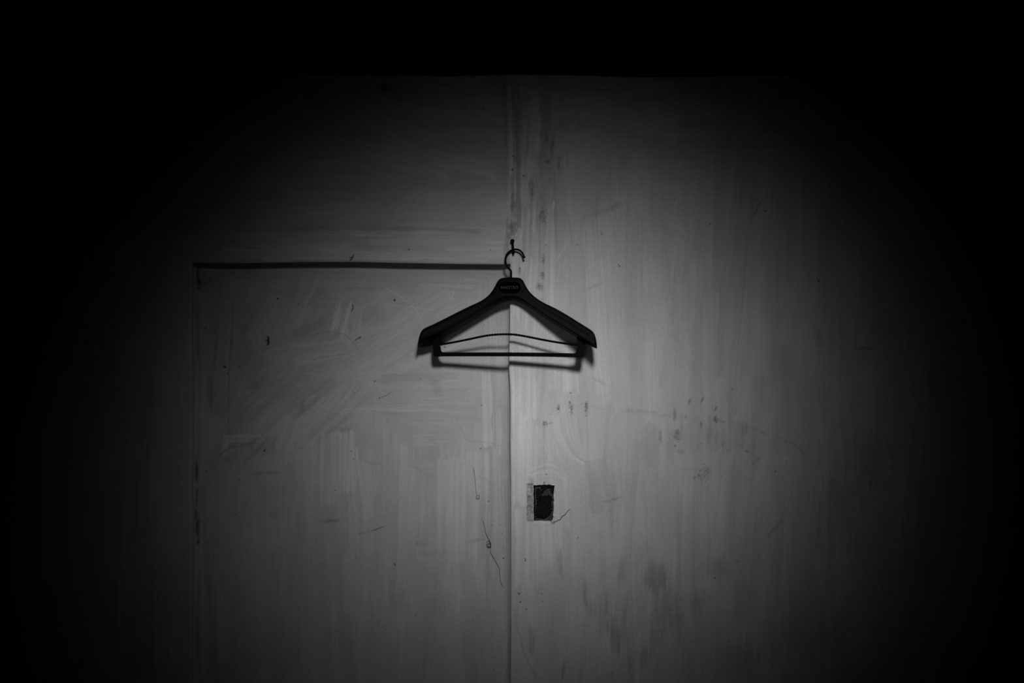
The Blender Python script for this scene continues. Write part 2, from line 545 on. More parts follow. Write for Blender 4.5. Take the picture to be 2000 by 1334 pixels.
# pale fresh strokes by the recess edge and round the lock hole
for (x, y, l, w, a, d) in [(1010, 800, 230, 24, 90, .12), (1030, 745, 150, 34, 90, .10), (1020, 900, 180, 40, 90, .08), (1060, 640, 160, 44, 90, .05), (1045, 900, 140, 40, 88, .07), (1035, 1070, 150, 60, 90, .02), (1100, 700, 130, 60, 91, .05), (1095, 980, 120, 30, 95, .04), (1075, 1060, 90, 50, 92, .04)]:
    fr.stroke(x, y, l, w, a, 0, d, 0.06, 0.85, fine=2.0)
fr.stroke(1108, 858, 110, 60, 108, 1.2e-3, .02, .03, .6, soft=14)
for k in range(22):
    q = k / 21.0
    fr.line([(1080 + 52 * q, 806 + 4 * R(-1, 1)), (1086 + 50 * q + R(-1, 1), 846 - 6 * q), (1104 + 42 * q, 880 - 2 * q), (1128 + 32 * q, 901 - 3 * q), (1150 + 14 * q, 906 - 6 * q)], R(.8, 1.8), R(-.10, .07), 0, .6, 90)
for k in range(10):
    fr.line([(1062 + 3 * k, 838 + 2 * k), (1064 + 3 * k, 872 + R(-3, 3)), (1074 + 3 * k, 898 + R(-2, 2))], R(.8, 1.8), R(-.09, .05), 0, .6, 70)
for k in range(16):
    y = 911 + 2.0 * k
    fr.line([(1030 + R(0, 12), y + 6 + R(-2, 2)), (1050, y + R(-2, 2)), (1075, y - 4 + R(-2, 2)), (1098 + R(-8, 8), y + 5 + R(-3, 3))], R(.8, 1.8), R(-.10, .07), 0, .8, 80)
fr.stroke(1170, 950, 110, 44, 97, 0, -.10, .05, .75, ragged=3)
fr.stroke(1205, 930, 120, 20, 98, 0, -.05, .06, .7)
fr.stroke(1062, 872, 110, 5, 90, 0, -.16, .05, .6)
# wandering paint edge with finger marks on the right
EDGE = [(1080, 789), (1130, 790), (1180, 795), (1240, 803), (1300, 809), (1340, 813), (1400, 822), (1450, 830), (1500, 846), (1540, 862), (1575, 886)]
for k in range(110):
    x = R(1080, 1570); y = float(interp(EDGE, x))
    hv = math.exp(-((x - 1430) / 60.0) ** 2)
    fr.smudge(x, y + R(-3, 5), R(5, 12), R(2.2, 4.5), -math.degrees(math.atan2(interp(EDGE, x + 4) - interp(EDGE, x - 4), 8)), R(.02, .07) + .06 * hv + (.05 if x > 1480 else 0), 0.3)
for k in range(26):
    x = R(1330, 1480); y = interp(EDGE, x)
    fr.stroke(x, y + R(14, 40), R(30, 80), R(6, 18), R(86, 93), 0, R(-.14, -.02), .08, .6)
for (x, y, rx, ry, a, am) in [(1346, 786, 3, 9, -12, .5), (1371, 782, 3, 9, -24, .5), (1398, 798, 3, 11, -30, .42), (1398, 820, 5, 9, 10, .5), (1369, 828, 3, 11, 10, .45), (1318, 810, 5, 16, 0, .34), (1340, 815, 4, 5, 0, .3),
                              (1322, 850, 9, 16, 0, .36), (1290, 850, 5, 18, 0, .25), (1460, 882, 5, 3, -20, .4), (1371, 867, 4, 3, 0, .25), (1412, 868, 4, 7, -30, .22), (1445, 870, 6, 3, 25, .2), (1330, 882, 14, 7, 0, .16), (1376, 925, 13, 25, -38, .20),
                              (1356, 934, 3, 6, -25, .3), (1480, 898, 4, 18, -45, .22), (1470, 902, 3, 7, 0, .2), (1515, 1030, 5, 34, -40, .22), (1390, 850, 10, 4, 0, .1), (1455, 840, 9, 16, 0, .16), (1270, 870, 30, 60, 0, .10), (1310, 870, 14, 50, 0, .12),
                              (1092, 798, 3, 9, 8, .4), (1113, 787, 3, 5, 20, .5), (1116, 803, 4, 14, 5, .36), (1145, 795, 3, 14, -4, .4), (1114, 767, 3, 3, 0, .4), (1066, 827, 6, 6, 0, .4), (1075, 826, 6, 3, 0, .25), (1063, 850, 4, 40, 0, .12),
                              (1190, 978, 24, 3, 8, .22), (1205, 973, 14, 3, 8, .2), (1170, 745, 26, 4, -25, .14), (1440, 1096, 4, 6, 0, .25), (1690, 680, 22, 6, 0, .3), (1600, 660, 10, 30, 0, .2)]:
    fr.smudge(x, y, rx, ry, a, am, 0.2)
for (x, y, rx, ry, n) in [(1090, 800, 3, 9, 14), (1113, 790, 3, 8, 10), (1116, 805, 4, 12, 14), (1145, 798, 3, 15, 24), (1066, 827, 6, 7, 16), (1323, 850, 8, 13, 18), (1376, 925, 13, 20, 30), (1399, 820, 4, 7, 10)]:
    fr.speckle(x, y, rx, ry, n)
# thin worn patches low down on the right
for (x, y, rx, ry, a, am) in [(1275, 1135, 30, 44, 8, .26), (1292, 1125, 10, 40, 0, .22), (1200, 1240, 16, 46, 4, .32), (1145, 1170, 10, 36, 10, .24), (1300, 1200, 40, 60, 6, .22), (1230, 1300, 10, 34, 0, .34), (1255, 1285, 22, 32, 0, .24),
                              (1360, 1180, 22, 40, 0, .18), (1400, 1110, 40, 30, 0, .14), (1093, 1100, 8, 42, 4, .24), (1038, 1250, 10, 40, 0, .22), (1100, 1310, 5, 30, -6, .3), (1450, 1180, 40, 60, 0, .12), (1165, 1195, 20, 24, 0, .16), (1440, 1290, 60, 50, 0, .16),
                              (1640, 1000, 60, 120, 0, .2), (1560, 1230, 90, 100, 0, .16), (1700, 900, 50, 80, 0, .2), (1215, 1120, 16, 40, 0, .1)]:
    fr.smudge(x, y, rx, ry, a, am, 0.05, streaky=0.6)
for k in range(30):
    fr.stroke(R(1120, 1340), R(1090, 1320), R(50, 130), R(6, 16), R(84, 95), 0, R(-.16, .03), .10, .55, fine=2.0)
fr.line([(1000, 1180), (1010, 1220), (1022, 1270), (1040, 1310), (1060, 1334)], 1.2, 0.2)
# marks and flaking along the top
fr.smudge(750, 172, 17, 13, 0, .55, 0.12); fr.smudge(748, 182, 6, 12, 0, .4, .2)
fr.line([(735, 159), (760, 158), (778, 160)], 1.3, -0.3)
fr.line([(818, 160), (835, 161), (848, 163)], 1.6, 0.5, .0003)
fr.line([(900, 212), (914, 212)], 1.2, 0.4); fr.line([(938, 214), (946, 212)], 1.2, 0.5)
for k in range(40):
    fr.stroke(R(500, 1500), BANDY + R(2, 14), R(60, 220), R(5, 12), R(-2, 2), 0, R(-.12, .14), .06, .7)
fr.stroke(1045, 168, 90, 10, -30, 4e-3, .12, .08, .8)
fr.smudge(985, 176, 8, 16, 0, .25); fr.smudge(1040, 172, 20, 8, 10, .2)
for (x, y) in [(922, 151), (979, 151), (1021, 148), (1028, 148), (1185, 152), (1390, 166)]:
    fr.speck(x, y, 2.0, .8)
# specks and dents
for (x, y, r) in [(1599, 549, 1.8), (1210, 520, 1.4), (1208, 517, 1.0), (1176, 458, 1.0), (1174, 456, .9), (958, 487, 1.0), (799, 488, 1.4), (796, 486, 1.2), (447, 482, 1.1), (1067, 927, 1.0), (1396, 1129, 1.5), (1026, 1095, 1.3), (1026, 1092, 1.2),
                  (1016, 1176, 1.6), (1014, 1160, 1.4), (1012, 1159, 1.2), (1028, 1190, 1.2), (1129, 1051, 1.0), (1058, 1160, .9), (1059, 1175, .9), (1196, 1316, 1.0), (1515, 921, 1.2), (1319, 871, 1.2), (1128, 478, 1.0), (1015, 524, 1.2), (1066, 479, 1.0),
                  (1388, 240, 1.2), (1387, 438, 1.4), (1391, 436, 1.0), (1318, 390, 1.0), (1495, 412, 1.4), (1430, 761, 1.0), (1002, 305, 1.6), (1001, 332, 2.2), (1013, 317, 1.0), (1026, 343, 1.0), (1022, 343, 1.6), (1302, 1131, .8), (1031, 971, 1.0)]:
    fr.speck(x, y, r)
fr.line([(684, 511), (688, 504), (691, 499)], 1.6, .8, .0004); fr.line([(682, 503), (690, 505)], 1.2, .6)
fr.line([(408, 440), (430, 459), (455, 474), (480, 482), (520, 487)], 1.0, .35, .0001)
fr.line([(1083, 1019), (1087, 1019.5), (1090, 1016.6), (1094, 1015.6), (1097, 1011), (1100, 1008), (1104, 1005.5), (1107, 1000.5), (1113, 995.5)], 0.45, .95, .0006, .5, 220)
fr.line([(1076, 1020), (1081, 1022), (1085, 1019)], 2.0, .5, .0006)
fr.line([(1062, 947), (1063, 941)], 0.9, .6, .0003)
fr.line([(1468, 428), (1478, 410), (1490, 386)], 1.1, .3)
# grubby halo above-left of the lock hole
fr.smudge(1036, 938, 9, 9, 0, .22, .2)
fr.c *= 1 + 0.055 * vnoise(fr.X / 75, fr.Y / 110, 303) + 0.045 * vnoise(fr.X / 22, fr.Y / 60, 304) * (fr.X > 1000) + 0.03 * vnoise(fr.X / 60, fr.Y / 20, 305) * (fr.X < 1000)
# rough edges round the lock hole
near = np.maximum.reduce([HX0 - fr.X, fr.X - HX1, HY0 - fr.Y, fr.Y - HY1])
fr.h += 0.0012 * np.exp(-np.clip(near, 0, None) / 3.0) * (near < 14) * vnoise(fr.X / 5, fr.Y / 5, 77)

# scraped strip of bare plaster beside the hole: sunk by a hair's breadth and crumbly
strip = sstep(1027, 1030, fr.X) * (1 - sstep(1041, 1042, fr.X)) * sstep(943, 946, fr.Y) * (1 - sstep(1017, 1021, fr.Y))
sn = vnoise(fr.X / 1.9, fr.Y / 1.9, 61) * 0.6 + vnoise(fr.X / 4.5, fr.Y / 4.5, 62) * 0.4
fr.h += strip * (-0.0008 + 0.0006 * sn)
fr.c *= 1 - strip * (0.46 - 0.42 * sn)

ci = lambda arr, v: int(np.argmin(np.abs(arr - v)))
jx0, jx1, jy = ci(fx, RX0), ci(fx, RX1), ci(fy, RY)
hx0, hx1, hy0, hy1 = ci(fx, HX0), ci(fx, HX1), ci(fy, HY0), ci(fy, HY1)
fr.hole[jy:, jx0:jx1] = True
fr.hole[hy0:hy1, hx0:hx1] = True
PX, PY = fr.X.copy(), fr.Y.copy()
PY += edge_top(PX) * np.exp(-np.abs(PY - RY) / 30) * ((PX > RX0 - 1) & (PX < RX1 + 1))
PX += edge_right(PY) * np.exp(-np.abs(PX - RX1) / 10) * (PY >= RY)
PX += edge_left(PY) * np.exp(-np.abs(PX - RX0) / 10) * (PY >= RY)
PY += band_wave(PX) * np.exp(-(PY - BANDY) / 25)
# hole outline: slightly skewed, ragged
wh = np.exp(-np.clip(near, 0, None) / 4.0)
hw = (fr.Y - HY0) / (HY1 - HY0)
PX += wh * (fr.X > (HX0 + HX1) / 2) * (1.0 - 2.2 * hw + 0.8 * vnoise(fr.X / 9, fr.Y / 4, 41))
PX += wh * (fr.X < (HX0 + HX1) / 2) * (0.4 * hw + 0.5 * vnoise(fr.X / 9, fr.Y / 3, 42))
PY += wh * (fr.Y < 980) * (-1.6 * np.exp(-((fr.X - 1063) / 9) ** 2) + 0.9 * vnoise(fr.X / 4, fr.Y / 9, 43))
PY += wh * (fr.Y > 980) * (0.5 * vnoise(fr.X / 4, fr.Y / 9, 44))
# gentle waviness of the plaster, edges worn round
T = 0.0012 * vnoise(fr.X / 140, fr.Y / 140, 21) + 0.0005 * vnoise(fr.X / 45, fr.Y / 45, 22) + fr.h
dr = np.where(fr.Y > RY, np.abs(fr.X - RX1), np.where(fr.X < RX1, np.hypot(np.maximum(RX0 - fr.X, 0), np.abs(fr.Y - RY)), np.hypot(fr.X - RX1, fr.Y - RY)))
dr = np.minimum(dr, np.where(fr.Y > RY, np.abs(fr.X - RX0), 1e9))
T -= 0.0016 * np.exp(-dr / 1.6)


def side_strip(rows, depth, nseg, noise=0.0):
    """Wall of an opening: grid indices along its edge, pushed back to -depth."""
    ev, ef, ep = [], [], []
    n = len(rows)
    for s in range(nseg + 1):
        for (j, i) in rows:
            t = T[j, i] * (1 - s / nseg) + (-depth) * (s / nseg)
            jig = noise * (TAB[j % 512, (i * 7 + s * 13) % 512] - 0.5) * (s > 0)
            ev.append(((PX[j, i] + jig - 1000) / S, -t, ZC - (PY[j, i] + jig - 667) / S))
            ep.append(fr.c[j, i] * (0.96 + 0.08 * TAB[(j * 3) % 512, (i + s) % 512]))
    for s in range(nseg):
        for k in range(n - 1):
            a = s * n + k
            ef.append((a, a + 1, a + n + 1, a + n))
    return ev, ef, ep


parts = [side_strip([(j, jx0) for j in range(len(fy) - 1, jy - 1, -1)] + [(jy, i) for i in range(jx0 + 1, jx1 + 1)] + [(j, jx1) for j in range(jy + 1, len(fy))], REC + 0.004, 5),
         side_strip([(j, hx0) for j in range(hy1, hy0, -1)] + [(hy0, i) for i in range(hx0, hx1)] + [(j, hx1) for j in range(hy0, hy1)] + [(hy1, i) for i in range(hx1, hx0 - 1, -1)], 0.010, 5, 0.9)]
ev, ef, ep = [], [], []
for a, b, c in parts:
    off = len(ev)
    ev += a; ef += [tuple(k + off for k in f) for f in b]; ep += list(c)
wall = grid_mesh('wall_back', fr, PX, PY, T, M_WALL, None, (np.array(ev), ef, np.array(ep)))
tag(wall, 'hand-brushed white painted wall around the sunken panel behind the hanger', 'wall', 'structure')

# --- sunken panel (blocked doorway)
px_ = axis([(RX0 - 8, 2.2), (RX0 + 20, 1.7), (560, st), (RX1 + 6, 3)])
py_ = axis([(RY - 6, st), (1340, 30), (FLOOR_PY, 30)])


class Panel(Canvas):
    def base(self, X, Y):
        return 0.80


pn = Panel(px_, py_, 0.80)
pn.c *= 1 + 0.05 * vnoise(pn.X / 80, pn.Y / 80, 9)
for k in range(120):                                   # lower part, upright
    pn.stroke(R(380, 990), R(930, 1380), R(180, 420), R(20, 60), R(84, 95), R(-1, 1) * 8e-5, R(-.045, .045), R(.025, .05), R(.5, .95))
for k in range(34):                                    # top, sideways
    pn.stroke(R(440, 950), R(525, 600), R(200, 420), R(16, 44), R(-4, 6), R(-1, 1) * 1.5e-4, R(-.04, .04), R(.03, .06), R(.6, .9))
for k in range(36):                                    # left strip, upright
    pn.stroke(R(378, 440), R(560, 1200), R(160, 420), R(8, 26), R(87, 93), R(-1, 1) * 4e-5, R(-.07, .06), R(.05, .09), R(.6, .9))
for k in range(30):                                    # steep diagonals
    pn.stroke(R(450, 560), R(640, 850), R(140, 260), R(18, 40), R(58, 76), R(-1, 1) * 3e-4, R(-.07, .03), R(.04, .07), R(.6, .9))
for k in range(34):                                    # long diagonals rising to the right
    pn.stroke(R(570, 830), R(640, 735), R(150, 320), R(18, 44), R(22, 40), R(-1, 1) * 2.5e-4, R(-.03, .06), R(.04, .075), R(.6, .9))
for k in range(16):
    pn.stroke(R(640, 900), R(735, 815), R(140, 300), R(16, 38), R(-3, 3), R(-1, 1) * 1e-4, R(-.03, .03), R(.03, .06), R(.6, .9))
for k in range(20):
    pn.stroke(R(520, 680), R(770, 850), R(70, 170), R(12, 30), R(38, 58), R(-1, 1) * 4e-4, R(-.06, .05), R(.05, .08), R(.6, .9))
for k in range(22):                                    # right strip, upright
    pn.stroke(R(940, 988), R(690, 1050), R(140, 300), R(8, 24), R(88, 93), 0, R(-.06, .06), R(.06, .1), R(.6, .9))
for (x, y, rx, ry, a, am) in [(600, 640, 60, 34, 5, .10), (730, 620, 40, 26, 0, .10), (480, 700, 40, 90, 20, .14), (590, 760, 70, 40, 30, .10), (840, 890, 60, 30, 0, .07), (500, 870, 40, 20, 20, .14), (575, 800, 40, 24, 30, .12), (390, 545, 24, 22, 0, .3), (450, 530, 50, 10, 0, .12)]:
    pn.smudge(x, y, rx, ry, a, am, .03)
# particular strokes
pn.stroke(665, 622, 62, 38, 76, 0, .10, .12, .85, fine=2.2, ragged=20)
pn.stroke(690, 625, 60, 26, 82, 0, .03, .08, .7, fine=2.2, ragged=10)
pn.stroke(620, 690, 120, 46, 8, -6e-4, .03, .06, .8)
pn.line([(600, 655), (640, 648), (665, 652), (680, 662), (695, 680), (704, 692)], 2.2, .13)
pn.line([(700, 700), (740, 664), (800, 630), (870, 602), (915, 586)], 1.2, -.07)
pn.line([(720, 690), (770, 655), (830, 622), (905, 598)], 1.4, -.06)
pn.line([(555, 737), (590, 775), (620, 795), (660, 800), (760, 803), (880, 803)], 1.4, -.12)
pn.line([(572, 748), (605, 785), (640, 803), (720, 806), (800, 806)], 1.2, -.10)
pn.line([(560, 745), (600, 782), (632, 803)], 1.6, .14)
pn.line([(740, 594), (775, 596), (810, 600), (850, 606)], 1.2, -.10)
pn.line([(739, 553), (757, 565), (782, 580), (805, 600), (818, 618), (826, 640)], 0.9, -.16)
pn.line([(899, 540), (895, 556), (884, 572), (878, 584), (864, 592), (850, 602)], 0.9, -.14)
for (x, y, l, w, a, d, o) in [(671, 905, 126, 46, 89, .13, .85), (640, 920, 150, 40, 90, .06, .8), (600, 905, 90, 60, 88, .04, .6), (468, 858, 84, 18, 1, .12, .9), (433, 872, 40, 17, 88, .12, .9), (447, 880, 50, 14, 24, .08, .7),
                              (560, 850, 70, 40, 70, .05, .7), (590, 845, 60, 20, 66, .08, .7), (760, 880, 100, 30, 89, .05, .7), (950, 800, 150, 22, 91, .09, .8), (965, 790, 190, 8, 91, -.10, .6), (925, 930, 90, 60, 90, .05, .7), (880, 1000, 200, 60, 89, .05, .6),
                              (950, 620, 150, 30, 90, .03, .7), (695, 905, 60, 9, 94, .13, .8), (712, 960, 120, 26, 97, .05, .7), (735, 930, 80, 18, 84, .07, .6)]:
    pn.stroke(x, y, l, w, a, 0, d, .07, o, fine=2.2, ragged=8)
for k in range(9):
    pn.stroke(835, 822 + k * 6, R(80, 130), 7, R(-3, 3), 1.2e-3, R(-.07, .08), .06, .6)
pn.line([(690, 842), (692, 870), (685, 960), (664, 1015)], 1.2, .12)
pn.line([(418, 896), (440, 878), (470, 872), (500, 858)], 4, .2)
pn.line([(480, 900), (500, 880), (516, 858)], 3, .16); pn.line([(500, 900), (520, 874)], 3, .12)
pn.line([(700, 898), (715, 904), (730, 910), (745, 905)], 2, .12)
pn.line([(800, 912), (820, 922), (834, 932), (846, 930)], 2.5, .10); pn.line([(935, 934), (948, 938), (955, 948)], 2.2, .12)
pn.line([(890, 820), (905, 850), (912, 862), (950, 866), (985, 876)], 1.6, .10)
pn.smudge(850, 756, 14, 26, 20, .14, .1); pn.smudge(585, 795, 8, 18, -20, .16, .1); pn.smudge(670, 840, 22, 8, 6, .16, .1)
for (x, y, rx, ry, a, am) in [(520, 926, 36, 4, 2, .22), (495, 928, 12, 6, 0, .12), (642, 1021, 26, 5, 5, .28), (705, 1045, 20, 5, 10, .18), (820, 1067, 24, 5, 0, .16), (930, 1060, 24, 5, 10, .14), (860, 1085, 60, 10, 0, .08), (530, 1010, 14, 10, 0, .12), (855, 1180, 30, 40, 0, .10), (780, 1180, 24, 40, 0, .1),
                              (414, 690, 5, 60, -6, .26), (405, 770, 6, 60, 0, .2), (447, 668, 8, 8, 0, .3), (475, 640, 20, 14, 20, .14)]:
    pn.smudge(x, y, rx, ry, a, am, .1, streaky=.3)
pn.line([(447, 540), (443, 640), (437, 720), (437, 840)], 1.4, -.16); pn.line([(451, 560), (446, 660), (441, 720), (440, 850)], 1.6, .25)
pn.line([(456, 528), (460, 540), (452, 565)], 3, -.10)
for (x, y, r, a) in [(537, 582.5, 2.0, .97), (768, 585.5, 2.3, .97), (578, 593, 1.5, .7), (501, 589, 1.2, .6), (511, 591, .9, .5), (519, 605, .8, .5), (395, 641, 1.6, .8), (413, 645, 1.2, .8), (444, 630, 1.0, .6), (484, 671, 1.0, .8), (462, 717, 1.0, .7), (433, 718, 3.0, .8), (430, 716, 2, .6), (438, 731, 1.4, .9), (610, 704, .9, .6), (554, 688, .9, .5),
                     (730, 745, 1.3, .7), (728, 747, 1.2, .7), (738, 779, 1.5, .7), (818, 742, .9, .6), (940, 793, 1.2, .8), (938, 879, 1.2, .8), (512, 881, 1.4, .9), (510, 883, 1.2, .9), (569, 868, .9, .7), (396, 924, 1.3, .9), (461, 942, 1.1, .8), (651, 961, 1.4, .7), (764, 1006, .8, .7), (454, 1008, 1.1, .8), (769, 1108, 1.8, .7), (767, 1106, 1.2, .7), (983, 1095, 1.5, .95), (954, 983, 1.2, .7), (959, 1030, .9, .6),
                     (976, 1029, .9, .6), (980, 1047, .9, .6), (562, 1039, .8, .6), (405, 979, .9, .6), (810, 1208, .9, .7), (725, 1207, .9, .6), (736, 1221, .9, .6), (751, 1236, 1.1, .6), (683, 884, 1.4, .5), (687, 900, 1.4, .6), (867, 678, 2.2, .5), (945, 634, .9, .6), (896, 662, .9, .6), (880, 573, 1.6, .35), (691, 553, .8, .6), (642, 575, .9, .5), (964, 1315, 1.0, .7)]:
    pn.speck(x, y, r, a)
pn.line([(517, 656), (519, 664), (517, 674)], 2.0, .95, .001, .8, 60); pn.line([(514, 664), (519, 669)], 1.4, .9, .0006)
pn.line([(684, 594), (686, 600), (683, 608)], 1.0, .75); pn.line([(689, 666), (695, 661), (702, 656)], 1.0, .7); pn.line([(701, 659), (698, 661)], .9, .7)
pn.line([(739, 779), (750, 774), (762, 768)], 0.8, .4)
pn.line([(723, 1041), (738, 1036), (750, 1032)], 0.9, .5)
pn.line([(380, 560), (386, 566), (392, 568)], 1.0, .6)
pn.c *= 1 + 0.05 * vnoise(pn.X / 75, pn.Y / 90, 313) + 0.035 * vnoise(pn.X / 26, pn.Y / 40, 314)
# shade of the left reveal, painted as a patchy dark strip down the panel
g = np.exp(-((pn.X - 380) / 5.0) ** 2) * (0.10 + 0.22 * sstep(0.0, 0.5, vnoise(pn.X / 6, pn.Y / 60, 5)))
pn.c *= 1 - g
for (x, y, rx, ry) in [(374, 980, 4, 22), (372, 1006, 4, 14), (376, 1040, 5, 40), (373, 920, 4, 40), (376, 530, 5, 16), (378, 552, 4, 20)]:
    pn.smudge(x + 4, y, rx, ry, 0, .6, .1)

PXp, PYp = pn.X.copy(), pn.Y.copy()
Tp = -REC + 0.0012 * vnoise(pn.X / 150, pn.Y / 150, 31) + 0.0004 * vnoise(pn.X / 40, pn.Y / 40, 32) + pn.h
# plaster fillet in the corners
Tp += 0.007 * np.exp(-np.clip(pn.X - RX0, 0, None) / 4.0) + 0.011 * np.exp(-np.clip(RX1 - pn.X, 0, None) / 5.0)
panel = grid_mesh('sunken_panel', pn, PXp, PYp, Tp, M_WALL, wall)
tag(panel, 'sunken brush-painted panel left of the upright edge')

# --- black band along the top of the wall
bx = axis([(-1500, 60), (200, 6), (1800, 60), (3500, 60)])
by = axis([(CEIL_PY, 40), (20, 5), (BANDY, 1)])
bd = Canvas(bx, by)
BX, BY = bd.X.copy(), bd.Y.copy()
BY += band_wave(BX) * np.exp((BY - BANDY) / 25)
BT = -0.0015 + 0.0010 * vnoise(bd.X / 120, bd.Y / 120, 51) + 0.0003 * vnoise(bd.X / 12, bd.Y / 12, 52)
band = grid_mesh('wall_upper_band', bd, BX, BY, BT, M_BAND, wall)
tag(band, 'black painted band along the top of the wall')
# flecks of white paint on the band
fleck_spots = [(975, 104, 20, 1.6), (1010, 106, 9, 1.2), (893, 144, 14, 2.2), (880, 145, 7, 1.4), (1000, 142, 24, 2.0), (985, 144, 9, 1.4), (1052, 128, 8, 1.6), (1094, 119, 10, 1.4), (1120, 141, 9, 2.2), (1155, 112, 6, 1.2), (1030, 132, 5, 1.0), (1082, 139, 6, 1.2), (540, 33, 14, 1.2), (1310, 32, 10, 1.2)]
for (x, y, l, w) in fleck_spots:
    n = 12
    fp, bp_ = [], []
    for k in range(n):
        a = 2 * math.pi * k / n
        q = 0.75 + 0.5 * rng.rand()
        fp.append(wall_point(x + l / 2 * q * math.cos(a), y + w / 2 * q * math.sin(a) - 0.06 * l * math.cos(a), 0.0006))
        bp_.append(Vector(fp[-1]) + Vector((0, 0.004, 0)))
    V, Fc = extrude_poly(fp, bp_)
    o = mesh_obj('paint_fleck', V, Fc, M_FLECK, wall, False)

# ------------------------------------------------------------------ rest of the dark room
def slab(name, x0, x1, y0, y1, z0, z1, mat):
    V = [(x, y, z) for z in (z0, z1) for y in (y0, y1) for x in (x0, x1)]
    Fc = [(0, 1, 3, 2), (4, 6, 7, 5), (0, 4, 5, 1), (2, 3, 7, 6), (0, 2, 6, 4), (1, 5, 7, 3)]
    return mesh_obj(name, V, Fc, mat, None, False)


XL, XR = (-1500 - 1000) / S, (3500 - 1000) / S
tag(slab('floor', XL, XR, -3.6, 0.03, -0.1, 0.0, M_DARK), 'dark floor of the unlit room', 'floor', 'structure')
tag(slab('ceiling', XL, XR, -3.6, 0.03, 2.95, 3.05, M_DARK), 'dark ceiling of the unlit room', 'ceiling', 'structure')

# ------------------------------------------------------------------ lock hole: box sunk in the wall
lock = thing('metal_insert', 'black crusted metal insert in the small rectangular hole below the hanger', 'metal insert', wall_point(1062, 983, -0.011))


bxp = [(1039, 945), (1085, 945), (1085, 1021), (1039, 1021)]
V, Fc = extrude_poly([wall_point(x, y, -0.0075) for x, y in bxp], [wall_point(x, y, -0.013) for x, y in bxp])
mesh_obj('back_plate', V, Fc, M_STEEL, lock, False)
def crust(cells, seed):
    """Flaking rust: a raised, ragged crust grown where noise and the listed patches overlap."""
    xs, ys = np.arange(1041, 1084, 0.75), np.arange(946, 1021, 0.75)
    X, Y = np.meshgrid(xs, ys)
    m = np.full(X.shape, -9.0)
    for (cx, cy, rx, ry) in cells:
        m = np.maximum(m, 1 - np.hypot((X - cx) / rx, (Y - cy) / ry))
    m = m + 0.20 * vnoise(X / 3.0, Y / 3.0, seed) + 0.14 * vnoise(X / 1.4, Y / 1.4, seed + 1)
    H = -0.0085 + 0.0046 * sstep(0.0, 0.22, m) + 0.0007 * vnoise(X / 1.6, Y / 1.6, seed + 2)
    keep = m > -0.04
    idx = -np.ones(X.shape, int); V, Fc = [], []
    for j in range(len(ys) - 1):
        for i in range(len(xs) - 1):
            if keep[j:j + 2, i:i + 2].all():
                q = []
                for (a, b) in ((j + 1, i), (j + 1, i + 1), (j, i + 1), (j, i)):
                    if idx[a, b] < 0:
                        idx[a, b] = len(V); V.append(wall_point(X[a, b], Y[a, b], H[a, b]))
                    q.append(idx[a, b])
                Fc.append(tuple(q))
    return V, Fc


V, Fc = crust([(1061.5, 994, 16, 20), (1063, 985, 16, 14), (1056, 1004, 12, 9), (1068, 1000, 10, 10)], 5)
mesh_obj('rust_crust', V, Fc, M_RUST, lock, False)
V, Fc = crust([(1051.5, 961, 5, 8), (1053, 968, 6, 9), (1070, 974, 9, 8), (1062, 953, 6, 5), (1066, 950, 10, 4), (1079, 955, 3.5, 9), (1060, 958, 3, 5)], 15)
mesh_obj('rust_crust', V, Fc, M_RUST, lock, False)
# torn edge of metal down the left side
V, Fc = [], []
for i in range(31):
    y = 949 + i * 2.25
    for (dx, t) in ((0, -0.0070), (1.6 + 1.4 * rng.rand(), -0.0040), (2.4 + 1.2 * rng.rand(), -0.0072)):
        V.append(wall_point(1042 + dx, y, t))
for i in range(30):
    for k in range(2):
        a = i * 3 + k
        Fc.append((a, a + 1, a + 4, a + 3))
    Fc.append((i * 3 + 2, i * 3, i * 3 + 3, i * 3 + 5))
mesh_obj('side_flange', V, Fc, M_RUST, lock, False)
# flake of paint standing in the lower right corner of the hole
fl = [(1081.3, 1011), (1081.8, 1018.5), (1079.5, 1018.8), (1077.2, 1018.0)]
V, Fc = extrude_poly([wall_point(x, y, 0.0002) for x, y in fl], [wall_point(x, y, -0.004) for x, y in fl])
tag(mesh_obj('plaster_flake', V, Fc, M_CHIP, wall, False), 'white flake of plaster at the corner of the hole')

# ------------------------------------------------------------------ bent nail
nail = thing('bent_nail', 'dark bent nail with a round head holding the hanger hook', 'nail', wall_point(1003, 493, 0))
path = smooth_curve([tuple(wall_point(1003.2, 493.5, t)) for t in (-0.012, 0.0, 0.009)] + [tuple(wall_point(x, y, t)) for x, y, t in ((1003.1, 492.2, 0.0138), (1002.6, 487.5, 0.0150), (1001.6, 479, 0.0125), (1000.8, 471.5, 0.0095))], 44)
V, Fc = tube(path, 0.0024, 12)
mesh_obj('shank', V, Fc, M_NAIL, nail)
V, Fc = ball(wall_point(1000.7, 470.6, 0.0092), 0.0050, 0.95)
mesh_obj('head', V, Fc, M_NAIL, nail)
V, Fc = ball(wall_point(1002.6, 494.0, 0.0012), 0.0036, 0.8)
mesh_obj('collar', V, Fc, M_NAIL, nail)

# ------------------------------------------------------------------ clothes hanger
hanger = thing('clothes_hanger', 'black plastic suit hanger with trouser bars hung on the bent nail', 'clothes hanger', wall_point(1003, 489, 0.010))


def depth(px, py):
    """The hanger hangs askew: its right shoulder stands off the wall, its foot leans out."""
    return 0.010 + 0.024 * (py - 489) / 200.0 + 0.000140 * (px - 1003)


def HP(px, py, n=0.0):
    return wall_point(px, py, depth(px, py) + n)


